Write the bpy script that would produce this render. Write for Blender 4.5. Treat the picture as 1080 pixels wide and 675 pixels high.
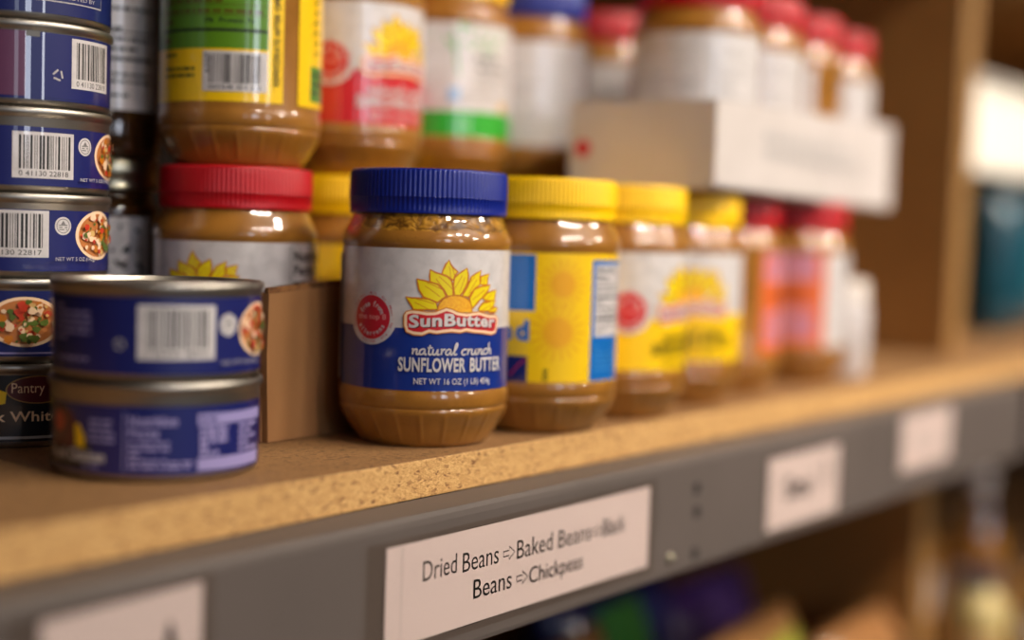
import bpy, bmesh, math, random
from mathutils import Vector, Matrix
random.seed(7)
S = bpy.context.scene
for o in list(bpy.data.objects): bpy.data.objects.remove(o)
COL = S.collection
def lin(c):
    return tuple(((v/255)/12.92 if v/255 <= .04045 else ((v/255+.055)/1.055)**2.4) for v in c) + (1,)
# ------------------------------------------------------------------ camera, world, lamps, exposure
TH, PITCH, ROLL, CH = math.radians(36.7007), math.radians(3.4754), math.radians(1.7563), .10055
fw = Vector((math.cos(TH)*math.cos(PITCH), math.sin(TH)*math.cos(PITCH), -math.sin(PITCH)))
rt = Vector((math.sin(TH), -math.cos(TH), 0)); up = rt.cross(fw)
r2 = rt*math.cos(ROLL)+up*math.sin(ROLL); u2 = -rt*math.sin(ROLL)+up*math.cos(ROLL)
cd = bpy.data.cameras.new('camera'); cam = bpy.data.objects.new('camera', cd); COL.objects.link(cam)
m = Matrix((r2, u2, -fw)).transposed().to_4x4(); m.translation = Vector((0, 0, CH)); cam.matrix_world = m
cd.sensor_width = 36; cd.lens = 50; cd.clip_start = .01; cd.clip_end = 60
cd.dof.use_dof = True; cd.dof.focus_distance = .631; cd.dof.aperture_fstop = 1.8
S.camera = cam
S.view_settings.view_transform = 'Standard'; S.view_settings.look = 'None'
S.view_settings.exposure = 0.06; S.view_settings.gamma = 1; S.view_settings.use_curve_mapping = False
wd = bpy.data.worlds.new('world'); S.world = wd; wd.use_nodes = True
wd.node_tree.nodes['Background'].inputs[0].default_value = (.75, .58, .42, 1)
wd.node_tree.nodes['Background'].inputs[1].default_value = .045
def area(name, loc, target, sx, sy, power, col, spread=180):
    l = bpy.data.lights.new(name, 'AREA'); l.shape = 'RECTANGLE'; l.size = sx; l.size_y = sy; l.energy = power; l.color = col; l.spread = math.radians(spread)
    o = bpy.data.objects.new(name, l); COL.objects.link(o); o.location = loc
    o.rotation_euler = (Vector(target)-Vector(loc)).to_track_quat('-Z', 'Y').to_euler()
WARM = (1, .89, .76)
VIGNETTE_AIM = (.92, .42, .06)  # overhead beams are narrowed so the left dims like lens vignetting
area('ceiling_and_fill_lamp', (1.40, -.80, 1.55), (1.0, .35, 0), .16, .08, 3.9, WARM, 80)
area('ceiling_and_fill_lamp', (.55, -1.20, 1.62), (.80, .42, .08), .15, .08, 1.35, WARM, 50)
area('ceiling_and_fill_lamp', (1.0, -1.40, 1.70), VIGNETTE_AIM, .15, .08, 1.0, WARM, 50)
area('ceiling_and_fill_lamp', (.12, -1.15, 1.58), (.66, .42, .1), .13, .08, .95, WARM, 50)
area('ceiling_and_fill_lamp', (2.6, -1.5, 1.70), (1.7, .4, 0), .3, .14, 8, WARM, 90)
area('ceiling_and_fill_lamp', (2.15, -.85, 1.55), (1.75, .5, .2), .3, .14, 2.7, WARM, 50)  # added fill lamp that brightens the ribbed white box
area('ceiling_and_fill_lamp', (1.9, -3.2, 1.75), (1.3, .4, 0), .4, .2, 6, WARM, 70)  # added fill lamp, set far out to reach the bags under the rail
area('window_light', (-1.15, -3.6, .95), (.5, .5, .2), .55, 1.2, 22, (.80, .86, 1))
area('window_light', (.24, -3.6, .95), (.6, .5, .2), .22, 1.2, 10, (.9, .93, 1))
area('window_light', (-2.3, -3.5, .95), (.5, .5, .2), .40, 1.2, 4, (.78, .86, 1))

# ------------------------------------------------------------------ materials
def mat(name, col, rough=.5, metal=0, coat=0, spec=.5, noise=None, bump=None, aniso=None, coord='Object', trans=0, ior=1.45, alpha=None):
    M = bpy.data.materials.new(name); M.use_nodes = True; nt = M.node_tree; b = nt.nodes['Principled BSDF']
    c = lin(col)
    b.inputs['Base Color'].default_value = c; b.inputs['Roughness'].default_value = rough; b.inputs['Metallic'].default_value = metal
    b.inputs['Coat Weight'].default_value = coat; b.inputs['Coat Roughness'].default_value = .04
    b.inputs['Specular IOR Level'].default_value = spec; b.inputs['Transmission Weight'].default_value = trans; b.inputs['IOR'].default_value = ior
    if noise or bump:
        tc = nt.nodes.new('ShaderNodeTexCoord'); mp = nt.nodes.new('ShaderNodeMapping'); nt.links.new(tc.outputs[coord], mp.inputs[0])
        if aniso: mp.inputs['Scale'].default_value = aniso
    if noise:                     # noise = (scale, other colour, detail, low, high)
        n = nt.nodes.new('ShaderNodeTexNoise'); n.inputs['Scale'].default_value = noise[0]; n.inputs['Detail'].default_value = noise[2]
        r = nt.nodes.new('ShaderNodeValToRGB'); r.color_ramp.elements[0].position = noise[3]; r.color_ramp.elements[1].position = noise[4]
        r.color_ramp.elements[0].color = lin(noise[1]); r.color_ramp.elements[1].color = c
        nt.links.new(mp.outputs[0], n.inputs['Vector']); nt.links.new(n.outputs['Fac'], r.inputs[0]); nt.links.new(r.outputs[0], b.inputs['Base Color'])
    if bump:                      # bump = (scale, strength, distance)
        n = nt.nodes.new('ShaderNodeTexNoise'); n.inputs['Scale'].default_value = bump[0]; n.inputs['Detail'].default_value = 4
        bp = nt.nodes.new('ShaderNodeBump'); bp.inputs['Strength'].default_value = bump[1]; bp.inputs['Distance'].default_value = bump[2]
        nt.links.new(mp.outputs[0], n.inputs['Vector']); nt.links.new(n.outputs['Fac'], bp.inputs['Height']); nt.links.new(bp.outputs[0], b.inputs['Normal'])
    return M
def chipboard(name, light, mid, dark, sc):
    M = bpy.data.materials.new(name); M.use_nodes = True; nt = M.node_tree; b = nt.nodes['Principled BSDF']; b.inputs['Roughness'].default_value = .7
    N = nt.nodes.new; L = nt.links.new
    tc = N('ShaderNodeTexCoord'); mp = N('ShaderNodeMapping'); mp.inputs['Scale'].default_value = (1, 1.2, 2.2); L(tc.outputs['Object'], mp.inputs[0])
    n0 = N('ShaderNodeTexNoise'); n0.inputs['Scale'].default_value = 160*sc; n0.inputs['Detail'].default_value = 3
    L(mp.outputs[0], n0.inputs['Vector'])
    mx = N('ShaderNodeMix'); mx.data_type = 'VECTOR'; mx.inputs[0].default_value = .006
    L(mp.outputs[0], mx.inputs[4]); L(n0.outputs['Color'], mx.inputs[5])
    v = N('ShaderNodeTexVoronoi'); v.inputs['Scale'].default_value = 260*sc; L(mx.outputs[1], v.inputs['Vector'])
    sp = N('ShaderNodeSeparateColor'); L(v.outputs['Color'], sp.inputs[0])
    r = N('ShaderNodeValToRGB'); e = r.color_ramp.elements; e[0].position = 0; e[0].color = lin(dark); e[1].position = 1; e[1].color = lin(light)
    k = e.new(.16); k.color = lin(mid); k = e.new(.6); k.color = lin([(a+c)/2 for a, c in zip(mid, light)])
    L(sp.outputs[0], r.inputs[0])
    n1 = N('ShaderNodeTexNoise'); n1.inputs['Scale'].default_value = 420*sc; n1.inputs['Detail'].default_value = 5; L(mp.outputs[0], n1.inputs['Vector'])
    r1 = N('ShaderNodeValToRGB'); r1.color_ramp.elements[0].position = .33; r1.color_ramp.elements[1].position = .5
    r1.color_ramp.elements[0].color = (.62, .5, .4, 1); r1.color_ramp.elements[1].color = (1, 1, 1, 1); L(n1.outputs['Fac'], r1.inputs[0])
    m2 = N('ShaderNodeMix'); m2.data_type = 'RGBA'; m2.blend_type = 'MULTIPLY'; m2.inputs[0].default_value = .8
    L(r.outputs[0], m2.inputs[6]); L(r1.outputs[0], m2.inputs[7]); L(m2.outputs[2], b.inputs['Base Color'])
    bp = N('ShaderNodeBump'); bp.inputs['Strength'].default_value = .5; bp.inputs['Distance'].default_value = .0006; L(n1.outputs['Fac'], bp.inputs['Height']); L(bp.outputs[0], b.inputs['Normal'])
    return M
def butter_mat(name, seeds):
    M = bpy.data.materials.new(name); M.use_nodes = True; nt = M.node_tree; b = nt.nodes['Principled BSDF']; N = nt.nodes.new; L = nt.links.new
    b.inputs['Roughness'].default_value = .35; b.inputs['Coat Weight'].default_value = 1; b.inputs['Coat Roughness'].default_value = .03
    b.inputs['Specular IOR Level'].default_value = .3
    tc = N('ShaderNodeTexCoord'); n = N('ShaderNodeTexNoise'); n.inputs['Scale'].default_value = 70; n.inputs['Detail'].default_value = 3
    L(tc.outputs['Object'], n.inputs['Vector'])
    r = N('ShaderNodeValToRGB'); r.color_ramp.elements[0].position = .3; r.color_ramp.elements[1].position = .72
    r.color_ramp.elements[0].color = lin((142, 92, 30)); r.color_ramp.elements[1].color = lin((164, 110, 42)); L(n.outputs['Fac'], r.inputs[0])
    out = r.outputs[0]
    if seeds:                     # chopped kernels stuck to the plastic above the butter
        sx = N('ShaderNodeSeparateXYZ'); L(tc.outputs['Object'], sx.inputs[0])
        n2 = N('ShaderNodeTexNoise'); n2.inputs['Scale'].default_value = 90; L(tc.outputs['Object'], n2.inputs['Vector'])
        ad = N('ShaderNodeMath'); ad.operation = 'MULTIPLY_ADD'; ad.inputs[1].default_value = .007; L(n2.outputs['Fac'], ad.inputs[0]); L(sx.outputs[2], ad.inputs[2])
        cmpn = N('ShaderNodeMath'); cmpn.operation = 'GREATER_THAN'; cmpn.inputs[1].default_value = .1042; L(ad.outputs[0], cmpn.inputs[0])
        mp = N('ShaderNodeMapping'); mp.inputs['Scale'].default_value = (.75, .75, 1.9); mp.inputs['Rotation'].default_value = (.5, .35, .1); nw = N('ShaderNodeTexNoise'); nw.inputs['Scale'].default_value = 120; L(tc.outputs['Object'], nw.inputs['Vector']); mw = N('ShaderNodeMix'); mw.data_type = 'VECTOR'; mw.inputs[0].default_value = .014; L(tc.outputs['Object'], mw.inputs[4]); L(nw.outputs['Color'], mw.inputs[5]); L(mw.outputs[1], mp.inputs[0])
        v = N('ShaderNodeTexVoronoi'); v.inputs['Scale'].default_value = 210; L(mp.outputs[0], v.inputs['Vector'])
        rv = N('ShaderNodeValToRGB'); e = rv.color_ramp.elements; e[0].position = .25; e[0].color = lin((206, 148, 50)); e[1].position = .8; e[1].color = lin((104, 64, 16))
        L(v.outputs['Distance'], rv.inputs[0])
        sc = N('ShaderNodeSeparateColor'); L(v.outputs['Color'], sc.inputs[0])
        rc = N('ShaderNodeValToRGB'); rc.color_ramp.elements[0].color = (.45, .4, .35, 1); rc.color_ramp.elements[1].color = (1, 1, 1, 1); L(sc.outputs[0], rc.inputs[0])
        mu = N('ShaderNodeMix'); mu.data_type = 'RGBA'; mu.blend_type = 'MULTIPLY'; mu.inputs[0].default_value = 1; L(rv.outputs[0], mu.inputs[6]); L(rc.outputs[0], mu.inputs[7])
        mx = N('ShaderNodeMix'); mx.data_type = 'RGBA'; L(cmpn.outputs[0], mx.inputs[0]); L(out, mx.inputs[6]); L(mu.outputs[2], mx.inputs[7]); out = mx.outputs[2]
        v2 = N('ShaderNodeTexVoronoi'); v2.inputs['Scale'].default_value = 520; L(tc.outputs['Object'], v2.inputs['Vector'])
        r2_ = N('ShaderNodeValToRGB'); r2_.color_ramp.elements[0].position = .12; r2_.color_ramp.elements[1].position = .2
        r2_.color_ramp.elements[0].color = (.55, .5, .42, 1); r2_.color_ramp.elements[1].color = (1, 1, 1, 1); L(v2.outputs['Distance'], r2_.inputs[0])
        m3 = N('ShaderNodeMix'); m3.data_type = 'RGBA'; m3.blend_type = 'MULTIPLY'; m3.inputs[0].default_value = .5; L(out, m3.inputs[6]); L(r2_.outputs[0], m3.inputs[7]); out = m3.outputs[2]
        bp = N('ShaderNodeBump'); bp.inputs['Strength'].default_value = .6; bp.inputs['Distance'].default_value = .001; bp.invert = True
        mm = N('ShaderNodeMath'); mm.operation = 'MULTIPLY'; L(v.outputs['Distance'], mm.inputs[0]); L(cmpn.outputs[0], mm.inputs[1]); L(mm.outputs[0], bp.inputs['Height']); L(bp.outputs[0], b.inputs['Normal'])
    L(out, b.inputs['Base Color'])
    return M
def clear_mat(name, tint, gloss=.12):
    M = bpy.data.materials.new(name); M.use_nodes = True; nt = M.node_tree; N = nt.nodes.new; L = nt.links.new
    nt.nodes.remove(nt.nodes['Principled BSDF']); o = nt.nodes['Material Output']
    t = N('ShaderNodeBsdfTransparent'); t.inputs[0].default_value = tint; g = N('ShaderNodeBsdfGlossy'); g.inputs['Roughness'].default_value = .12
    mx = N('ShaderNodeMixShader'); mx.inputs[0].default_value = gloss; L(t.outputs[0], mx.inputs[1]); L(g.outputs[0], mx.inputs[2]); L(mx.outputs[0], o.inputs[0])
    return M
PAPER = dict(rough=.42, coat=1)
MT = dict(
 white=mat('label_white', (216, 209, 207), noise=(160, (202, 195, 193), 4, .35, .6), **PAPER),
 blue=mat('label_blue', (4, 44, 134), **PAPER), navy=mat('label_navy', (14, 26, 92), **PAPER), midblue=mat('label_mid_blue', (0, 104, 186), **PAPER),
 yellow=mat('label_yellow', (250, 202, 0), **PAPER), petal=mat('petal_yellow', (240, 215, 12), **PAPER), outline=mat('petal_outline', (205, 120, 25), **PAPER),
 disc=mat('flower_centre', (250, 186, 40), noise=(900, (244, 168, 30), 2, .4, .6), **PAPER), red=mat('label_red', (200, 28, 40), **PAPER), cream=mat('label_cream', (250, 214, 176), **PAPER),
 ink=mat('black_ink', (28, 26, 26), rough=.5), grey=mat('grey_ink', (120, 116, 114), rough=.5), lgrey=mat('pale_grey_ink', (182, 176, 174), rough=.5),
 lav=mat('lavender_ink', (150, 140, 190), rough=.5), green=mat('label_green', (92, 140, 22), **PAPER), bright=mat('band_green', (40, 165, 40), **PAPER), leaf=mat('leaf_green', (104, 186, 90), **PAPER),
 orange=mat('label_orange', (224, 106, 52), **PAPER), maroon=mat('label_maroon', (88, 12, 26), **PAPER), black=mat('label_black', (12, 14, 26), **PAPER),
 faint=mat('faint_orange', (240, 178, 10), **PAPER), olive=mat('olive_ink', (92, 88, 10), **PAPER), pink=mat('pale_pink_ink', (200, 132, 152), **PAPER),
 canblue=mat('can_label_blue', (20, 28, 98), **PAPER), tomato=mat('tomato_red', (206, 62, 36), **PAPER), lettuce=mat('lettuce_green', (92, 110, 40), **PAPER), bread=mat('crumb_tan', (222, 180, 110), **PAPER),
)
BUT = butter_mat('sunflower_butter', False); BUTS = butter_mat('crunchy_sunflower_butter', True)
LIDM = {k: mat('lid_'+k, c, rough=.36, bump=(900, .08, .0003)) for k, c in dict(red=(178, 8, 22), yellow=(250, 198, 0), blue=(16, 34, 128), green=(190, 205, 160)).items()}
METAL = mat('can_metal', (172, 165, 155), rough=.4, metal=1, bump=(60, .05, .001)); METALD = mat('can_metal_wall', (168, 160, 148), rough=.32, metal=1)
GOLD = mat('jar_cap_metal', (175, 168, 145), rough=.28, metal=1)
DARKGLASS = mat('dark_glass', (58, 34, 12), rough=.12, coat=1)
CHIP = chipboard('chipboard', (216, 172, 110), (194, 148, 88), (132, 88, 48), 1.6)
CHIPSHADED = chipboard('chipboard_shaded_top', (160, 118, 72), (142, 104, 62), (112, 78, 44), 1.7)  # shade under the upper shelf put into a darker chipboard for board tops
STEEL = mat('grey_painted_steel', (98, 88, 83), rough=.5, spec=.3, noise=(9, (91, 82, 77), 4, .3, .7), bump=(500, .06, .0004))
CARD = mat('corrugated_cardboard', (156, 110, 66), rough=.8, noise=(14, (143, 99, 57), 5, .3, .7), aniso=(3, 3, 1.2), bump=(300, .15, .0006))
PANEL = mat('brown_hardboard', (166, 114, 56), rough=.65, noise=(14, (152, 102, 48), 5, .3, .7))
TIMBER = mat('pine_post', (154, 114, 64), rough=.6, noise=(12, (138, 100, 54), 5, .3, .7), aniso=(6, 6, .4))
PAPERSIGN = mat('sign_paper', (226, 210, 208), rough=.6)
CARTON = mat('white_carton', (206, 196, 191), rough=.6, noise=(25, (197, 187, 182), 4, .3, .7))
DARKHOLE = mat('punched_hole', (26, 22, 20), rough=.8)
SLEEVE = clear_mat('clear_sleeve', (.97, .95, .93, 1), .05)
CLEARP = clear_mat('clear_bottle_plastic', (.93, .88, .76, 1), .22)

# ------------------------------------------------------------------ mesh helpers
def link(name, bm, mats, parent=None, smooth=True, loc=(0, 0, 0), rotz=0):
    me = bpy.data.meshes.new(name); bm.to_mesh(me); bm.free()
    for mm in (mats if isinstance(mats, (list, tuple)) else [mats]): me.materials.append(mm)
    if smooth: me.polygons.foreach_set('use_smooth', [True]*len(me.polygons))
    return put(name, me, parent, loc, rotz)
def put(name, me, parent=None, loc=(0, 0, 0), rotz=0):
    o = bpy.data.objects.new(name, me); COL.objects.link(o); o.parent = parent; o.location = loc; o.rotation_euler = (0, 0, rotz); return o
def thing(name, label, cat, loc, rotz=0, group=None):
    o = bpy.data.objects.new(name, None); COL.objects.link(o); o.empty_display_size = .01; o.location = loc; o.rotation_euler = (0, 0, rotz)
    return tag(o, label, cat, group)
def tag(o, label, cat, group=None):
    o['label'] = label; o['category'] = cat
    if group: o['group'] = group
    return o
def structure(o): o['kind'] = 'structure'; return o
def lathe(bm, prof, seg=96, mi=0, wob=None, autosharp=True):
    rows = []
    for j, (r, z) in enumerate(prof):
        if r < 1e-6: rows.append([bm.verts.new((0, 0, z))]); continue
        rows.append([bm.verts.new(((r+(wob(2*math.pi*i/seg, r, z) if wob else 0))*math.cos(2*math.pi*i/seg), (r+(wob(2*math.pi*i/seg, r, z) if wob else 0))*math.sin(2*math.pi*i/seg), z)) for i in range(seg)])
    for a, b in zip(rows, rows[1:]):
        for i in range(seg):
            k = (i+1) % seg
            if len(a) == 1 and len(b) == 1: continue
            if len(a) == 1: f = bm.faces.new((a[0], b[k], b[i]))
            elif len(b) == 1: f = bm.faces.new((a[i], a[k], b[0]))
            else: f = bm.faces.new((a[i], a[k], b[k], b[i]))
            f.material_index = mi
    for j in range(1, len(prof)-1):
        if len(rows[j]) == 1: continue
        (r0, z0), (r1, z1), (r2_, z2) = prof[j-1:j+2]
        v0 = Vector((r1-r0, z1-z0)); v1 = Vector((r2_-r1, z2-z1))
        if v0.length > 1e-9 and v1.length > 1e-9 and v0.angle(v1) > math.radians(50):
            for i in range(seg):
                e = bm.edges.get((rows[j][i], rows[j][(i+1) % seg]))
                if e: e.smooth = False
def box(bm, lo, hi, mi=0, bevel=0, shear=None):
    vs = [bm.verts.new((x, y, z)) for x in (lo[0], hi[0]) for y in (lo[1], hi[1]) for z in (lo[2], hi[2])]
    fs = [(0, 1, 3, 2), (4, 6, 7, 5), (0, 4, 5, 1), (2, 3, 7, 6), (0, 2, 6, 4), (1, 5, 7, 3)]
    ff = [bm.faces.new([vs[i] for i in f]) for f in fs]
    for f in ff: f.material_index = mi
    if shear:
        for v in vs: v.co.x += shear*(v.co.z-lo[2])
    if bevel:
        es = list({e for f in ff for e in f.edges}); bmesh.ops.bevel(bm, geom=es, offset=bevel, segments=2, profile=.6, affect='EDGES', material=-1)
def prism(bm, pts, y0, y1, mi=0):          # polygon in x,z extruded along y
    a = [bm.verts.new((x, y0, z)) for x, z in pts]; b = [bm.verts.new((x, y1, z)) for x, z in pts]; n = len(pts)
    bm.faces.new(a).material_index = mi; bm.faces.new(b[::-1]).material_index = mi
    for i in range(n): bm.faces.new((a[i], b[i], b[(i+1) % n], a[(i+1) % n])).material_index = mi
    bmesh.ops.recalc_face_normals(bm, faces=bm.faces)

# ------------------------------------------------------------------ printed artwork (polygons in millimetres on a label)
_glyph = {}
def glyphs(s, bold=0.0):
    key = (s, bold)
    if key not in _glyph:
        cu = bpy.data.curves.new('t', 'FONT'); cu.body = s; cu.size = 1; cu.resolution_u = 3; cu.offset = bold; cu.space_character = 1+bold*2
        o = bpy.data.objects.new('t', cu); COL.objects.link(o); bpy.context.view_layer.update()
        me = o.evaluated_get(bpy.context.evaluated_depsgraph_get()).to_mesh()
        vs = [(v.co.x, v.co.y) for v in me.vertices]; fs = [list(p.vertices) for p in me.polygons]
        bpy.data.objects.remove(o); bpy.data.curves.remove(cu); _glyph[key] = (vs, fs)
    return _glyph[key]
STROKE = {'n': (.85, [[(0, .85), (.1, 1), (.15, .5), (.15, 0)], [(.15, .4), (.35, .9), (.55, .95), (.6, .55), (.62, .1), (.75, 0), (.88, .15)]]),
 'a': (.95, [[(.7, .85), (.45, 1), (.15, .75), (.1, .3), (.3, 0), (.55, .2), (.7, .85), (.7, .3), (.82, 0), (.98, .15)]]),
 't': (.62, [[(.25, 1.75), (.22, .8), (.25, .2), (.42, 0), (.65, .15)], [(0, 1.2), (.6, 1.25)]]),
 'u': (.95, [[(.1, 1), (.1, .3), (.27, 0), (.5, .2), (.65, 1), (.65, .3), (.77, 0), (.97, .15)]]),
 'r': (.62, [[(.05, .9), (.15, 1), (.2, .5), (.2, 0)], [(.2, .5), (.35, .9), (.6, 1)]]),
 'l': (.6, [[(0, .2), (.3, .9), (.45, 1.8), (.3, 2.1), (.2, 1.6), (.2, .4), (.35, 0), (.58, .2)]]),
 'c': (.72, [[(.65, .85), (.4, 1), (.1, .65), (.12, .25), (.35, 0), (.68, .15)]]),
 'h': (.85, [[(.15, 2.1), (.15, 0)], [(.15, .45), (.35, .95), (.55, .9), (.6, .4), (.66, .05), (.85, .12)]]), ' ': (.5, [])}
class Art:
    def __init__(s): s.P = []; s.names = []; s.layer = 0
    def mi(s, m):
        if m not in s.names: s.names.append(m)
        return s.names.index(m)
    def poly(s, pts, m, up=True):
        if up: s.layer += 1
        s.P.append(([tuple(p) for p in pts], s.mi(m), s.layer))
    def rect(s, a, b, c, d, m, up=True): s.poly([(a, c), (b, c), (b, d), (a, d)], m, up)
    def ell(s, u, v, ru, rv, m, n=36, up=True): s.poly([(u+ru*math.cos(2*math.pi*i/n), v+rv*math.sin(2*math.pi*i/n)) for i in range(n)], m, up)
    def ring(s, u, v, r0, r1, m, n=40):
        s.layer += 1
        for i in range(n):
            a, b = 2*math.pi*i/n, 2*math.pi*(i+1)/n
            s.poly([(u+r*math.cos(t), v+r*math.sin(t)) for r, t in ((r0, a), (r1, a), (r1, b), (r0, b))], m, False)
    def ribbon(s, pts, w, m, closed=False, up=True):
        if up: s.layer += 1
        pts = list(pts)+([pts[0]] if closed else [])
        P = [Vector(p) for p in pts]
        nrm = []
        for i in range(len(P)):
            a = P[max(i-1, 0)]; b = P[min(i+1, len(P)-1)]
            if closed and i in (0, len(P)-1): a, b = P[-2], P[1]
            t = (b-a); t = t.normalized() if t.length > 1e-9 else Vector((1, 0)); nrm.append(Vector((-t.y, t.x))*w/2)
        for i in range(len(P)-1):
            s.poly([P[i]-nrm[i], P[i+1]-nrm[i+1], P[i+1]+nrm[i+1], P[i]+nrm[i]], m, False)
    def text(s, t, u0, u1, v0, v1, m, bold=0, arch=0, fit=True, rot=False, up=True):
        vs, fs = glyphs(t, bold)
        if up: s.layer += 1
        xs = [v[0] for v in vs]; ys = [v[1] for v in vs]; a, b, c, d = min(xs), max(xs), min(ys), max(ys)
        def f(p):
            x, y = (p[0]-a)/(b-a), (p[1]-c)/(d-c)
            if rot: return (u1-y*(u1-u0), v0+x*(v1-v0))
            return (u0+x*(u1-u0), v0+y*(v1-v0)+arch*(1-(2*x-1)**2))
        q = [f(v) for v in vs]
        for fc in fs: s.poly([q[i] for i in fc], m, False)
    def arctext(s, t, u, v, r, h, m, a0, a1, inward=False, bold=0):
        s.layer += 1; n = len(t)
        for i, ch in enumerate(t):
            if ch == ' ': continue
            a = a0+(a1-a0)*(i+.5)/n; vs, fs = glyphs(ch, bold); w = max(p[0] for p in vs)
            sgn = -1 if inward else 1
            for fc in fs:
                pts = []
                for k in fc:
                    x, y = (vs[k][0]-w/2)*h*.95, vs[k][1]*h
                    rr = r+sgn*y; tx = (math.sin(a), -math.cos(a)); tx = (tx[0]*sgn, tx[1]*sgn)
                    pts.append((u+rr*math.cos(a)+tx[0]*x, v+rr*math.sin(a)+tx[1]*x))
                s.poly(pts, m, False)
    def cursive(s, t, u0, u1, v0, xh, w, m):
        s.layer += 1; tot = sum(STROKE[c][0] for c in t); k = (u1-u0)/tot; x = 0
        for c in t:
            for st in STROKE[c][1]:
                P = [Vector((p[0], p[1])) for p in st]; Q = []
                for i in range(len(P)-1):
                    p0, p1, p2, p3 = P[max(i-1, 0)], P[i], P[i+1], P[min(i+2, len(P)-1)]
                    for j in range(4):
                        q = j/4; Q.append(.5*((2*p1)+(p2-p0)*q+(2*p0-5*p1+4*p2-p3)*q*q+(3*p1-p0-3*p2+p3)*q**3))
                Q.append(P[-1])
                s.ribbon([(u0+(x+q.x+.12*q.y)*k, v0+q.y*xh) for q in Q], w, m, up=False)
            x += STROKE[c][0]
    def lines(s, u0, u1, v0, v1, n, m, fill=.5, seed=1, words=True):
        R = random.Random(seed); s.layer += 1; dv = (v1-v0)/n
        for i in range(n):
            v = v0+i*dv; x = u0
            while x < u1-.5:
                w = min(R.uniform(1.6, 5.5)*(1 if words else 3), u1-x); s.rect(x, x+w, v+dv*(.5-fill/2), v+dv*(.5+fill/2), m, False); x += w+R.uniform(.6, 1.2)
                if R.random() < .12: break
    def barcode(s, u0, u1, v0, v1, seed=1, digits=None):
        s.rect(u0, u1, v0, v1, 'white'); R = random.Random(seed); s.layer += 1; w = u1-u0; x = u0+w*.1
        vb = v0+(v1-v0)*.2
        while x < u1-w*.1:
            b = w*R.choice((.012, .012, .024, .036)); s.rect(x, x+b, vb, v1-(v1-v0)*.07, 'ink', False); x += b+w*R.choice((.014, .022, .03))
        if digits: s.text(digits, u0+w*.1, u1-w*.1, v0+(v1-v0)*.05, v0+(v1-v0)*.16, 'ink')
        else: s.lines(u0+w*.12, u1-w*.12, v0+(v1-v0)*.06, v0+(v1-v0)*.16, 1, 'grey', .8, seed)
    # --- build flat (x right, z up, facing -y) or wrapped round radius R (mm) facing local +X
    def bmesh_flat(s, lift=.00002, base=0):
        bm = bmesh.new()
        for pts, mi, ly in s.P:
            vs = [bm.verts.new((p[0], p[1], ly)) for p in pts]
            try: f = bm.faces.new(vs); f.material_index = mi
            except ValueError: pass
        ng = [f for f in bm.faces if len(f.verts) > 4]
        if ng: bmesh.ops.triangulate(bm, faces=ng)
        for f in bm.faces:
            if f.normal.z < 0: f.normal_flip()
        return bm
    def wrap(s, name, R, parent, step=3.0, lift=.00002):
        bm = s.bmesh_flat(); us = [v.co.x for v in bm.verts]; lo, hi = min(us), max(us)
        k = math.ceil(lo/step)
        while k*step < hi:
            x = k*step; k += 1
            geom = [f for f in bm.faces if min(v.co.x for v in f.verts) < x-1e-5 and max(v.co.x for v in f.verts) > x+1e-5]
            if not geom: continue
            g = set(geom); ge = {e for f in geom for e in f.edges}; gv = {v for f in geom for v in f.verts}
            bmesh.ops.bisect_plane(bm, geom=list(g)+list(ge)+list(gv), plane_co=(x, 0, 0), plane_no=(1, 0, 0), dist=1e-6)
        nrm = []
        for v in bm.verts:
            u, w, ly = v.co; i = math.floor(u/step); a0, a1 = i*step/R, (i+1)*step/R; q = (u-i*step)/step
            rr = R/1000+ly*lift
            x = rr*(math.cos(a0)*(1-q)+math.cos(a1)*q); y = rr*(math.sin(a0)*(1-q)+math.sin(a1)*q)
            v.co = (x, y, w/1000); nrm.append((math.cos(u/R), math.sin(u/R), 0))
        me = bpy.data.meshes.new(name); bm.to_mesh(me); bm.free()
        for n_ in s.names: me.materials.append(MT[n_])
        me.polygons.foreach_set('use_smooth', [True]*len(me.polygons))
        me.normals_split_custom_set_from_vertices(nrm)
        return put(name, me, parent)
    def flat(s, name, parent, origin, xdir=(1, 0, 0), zdir=(0, 0, 1), lift=.00002):
        bm = s.bmesh_flat(); X = Vector(xdir).normalized(); Z = Vector(zdir).normalized(); Nn = X.cross(Z)
        for v in bm.verts: u, w, ly = v.co; v.co = Vector(origin)+X*u/1000+Z*w/1000+Nn*ly*lift
        return link(name, bm, [MT[n_] for n_ in s.names], parent, smooth=False)

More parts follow.
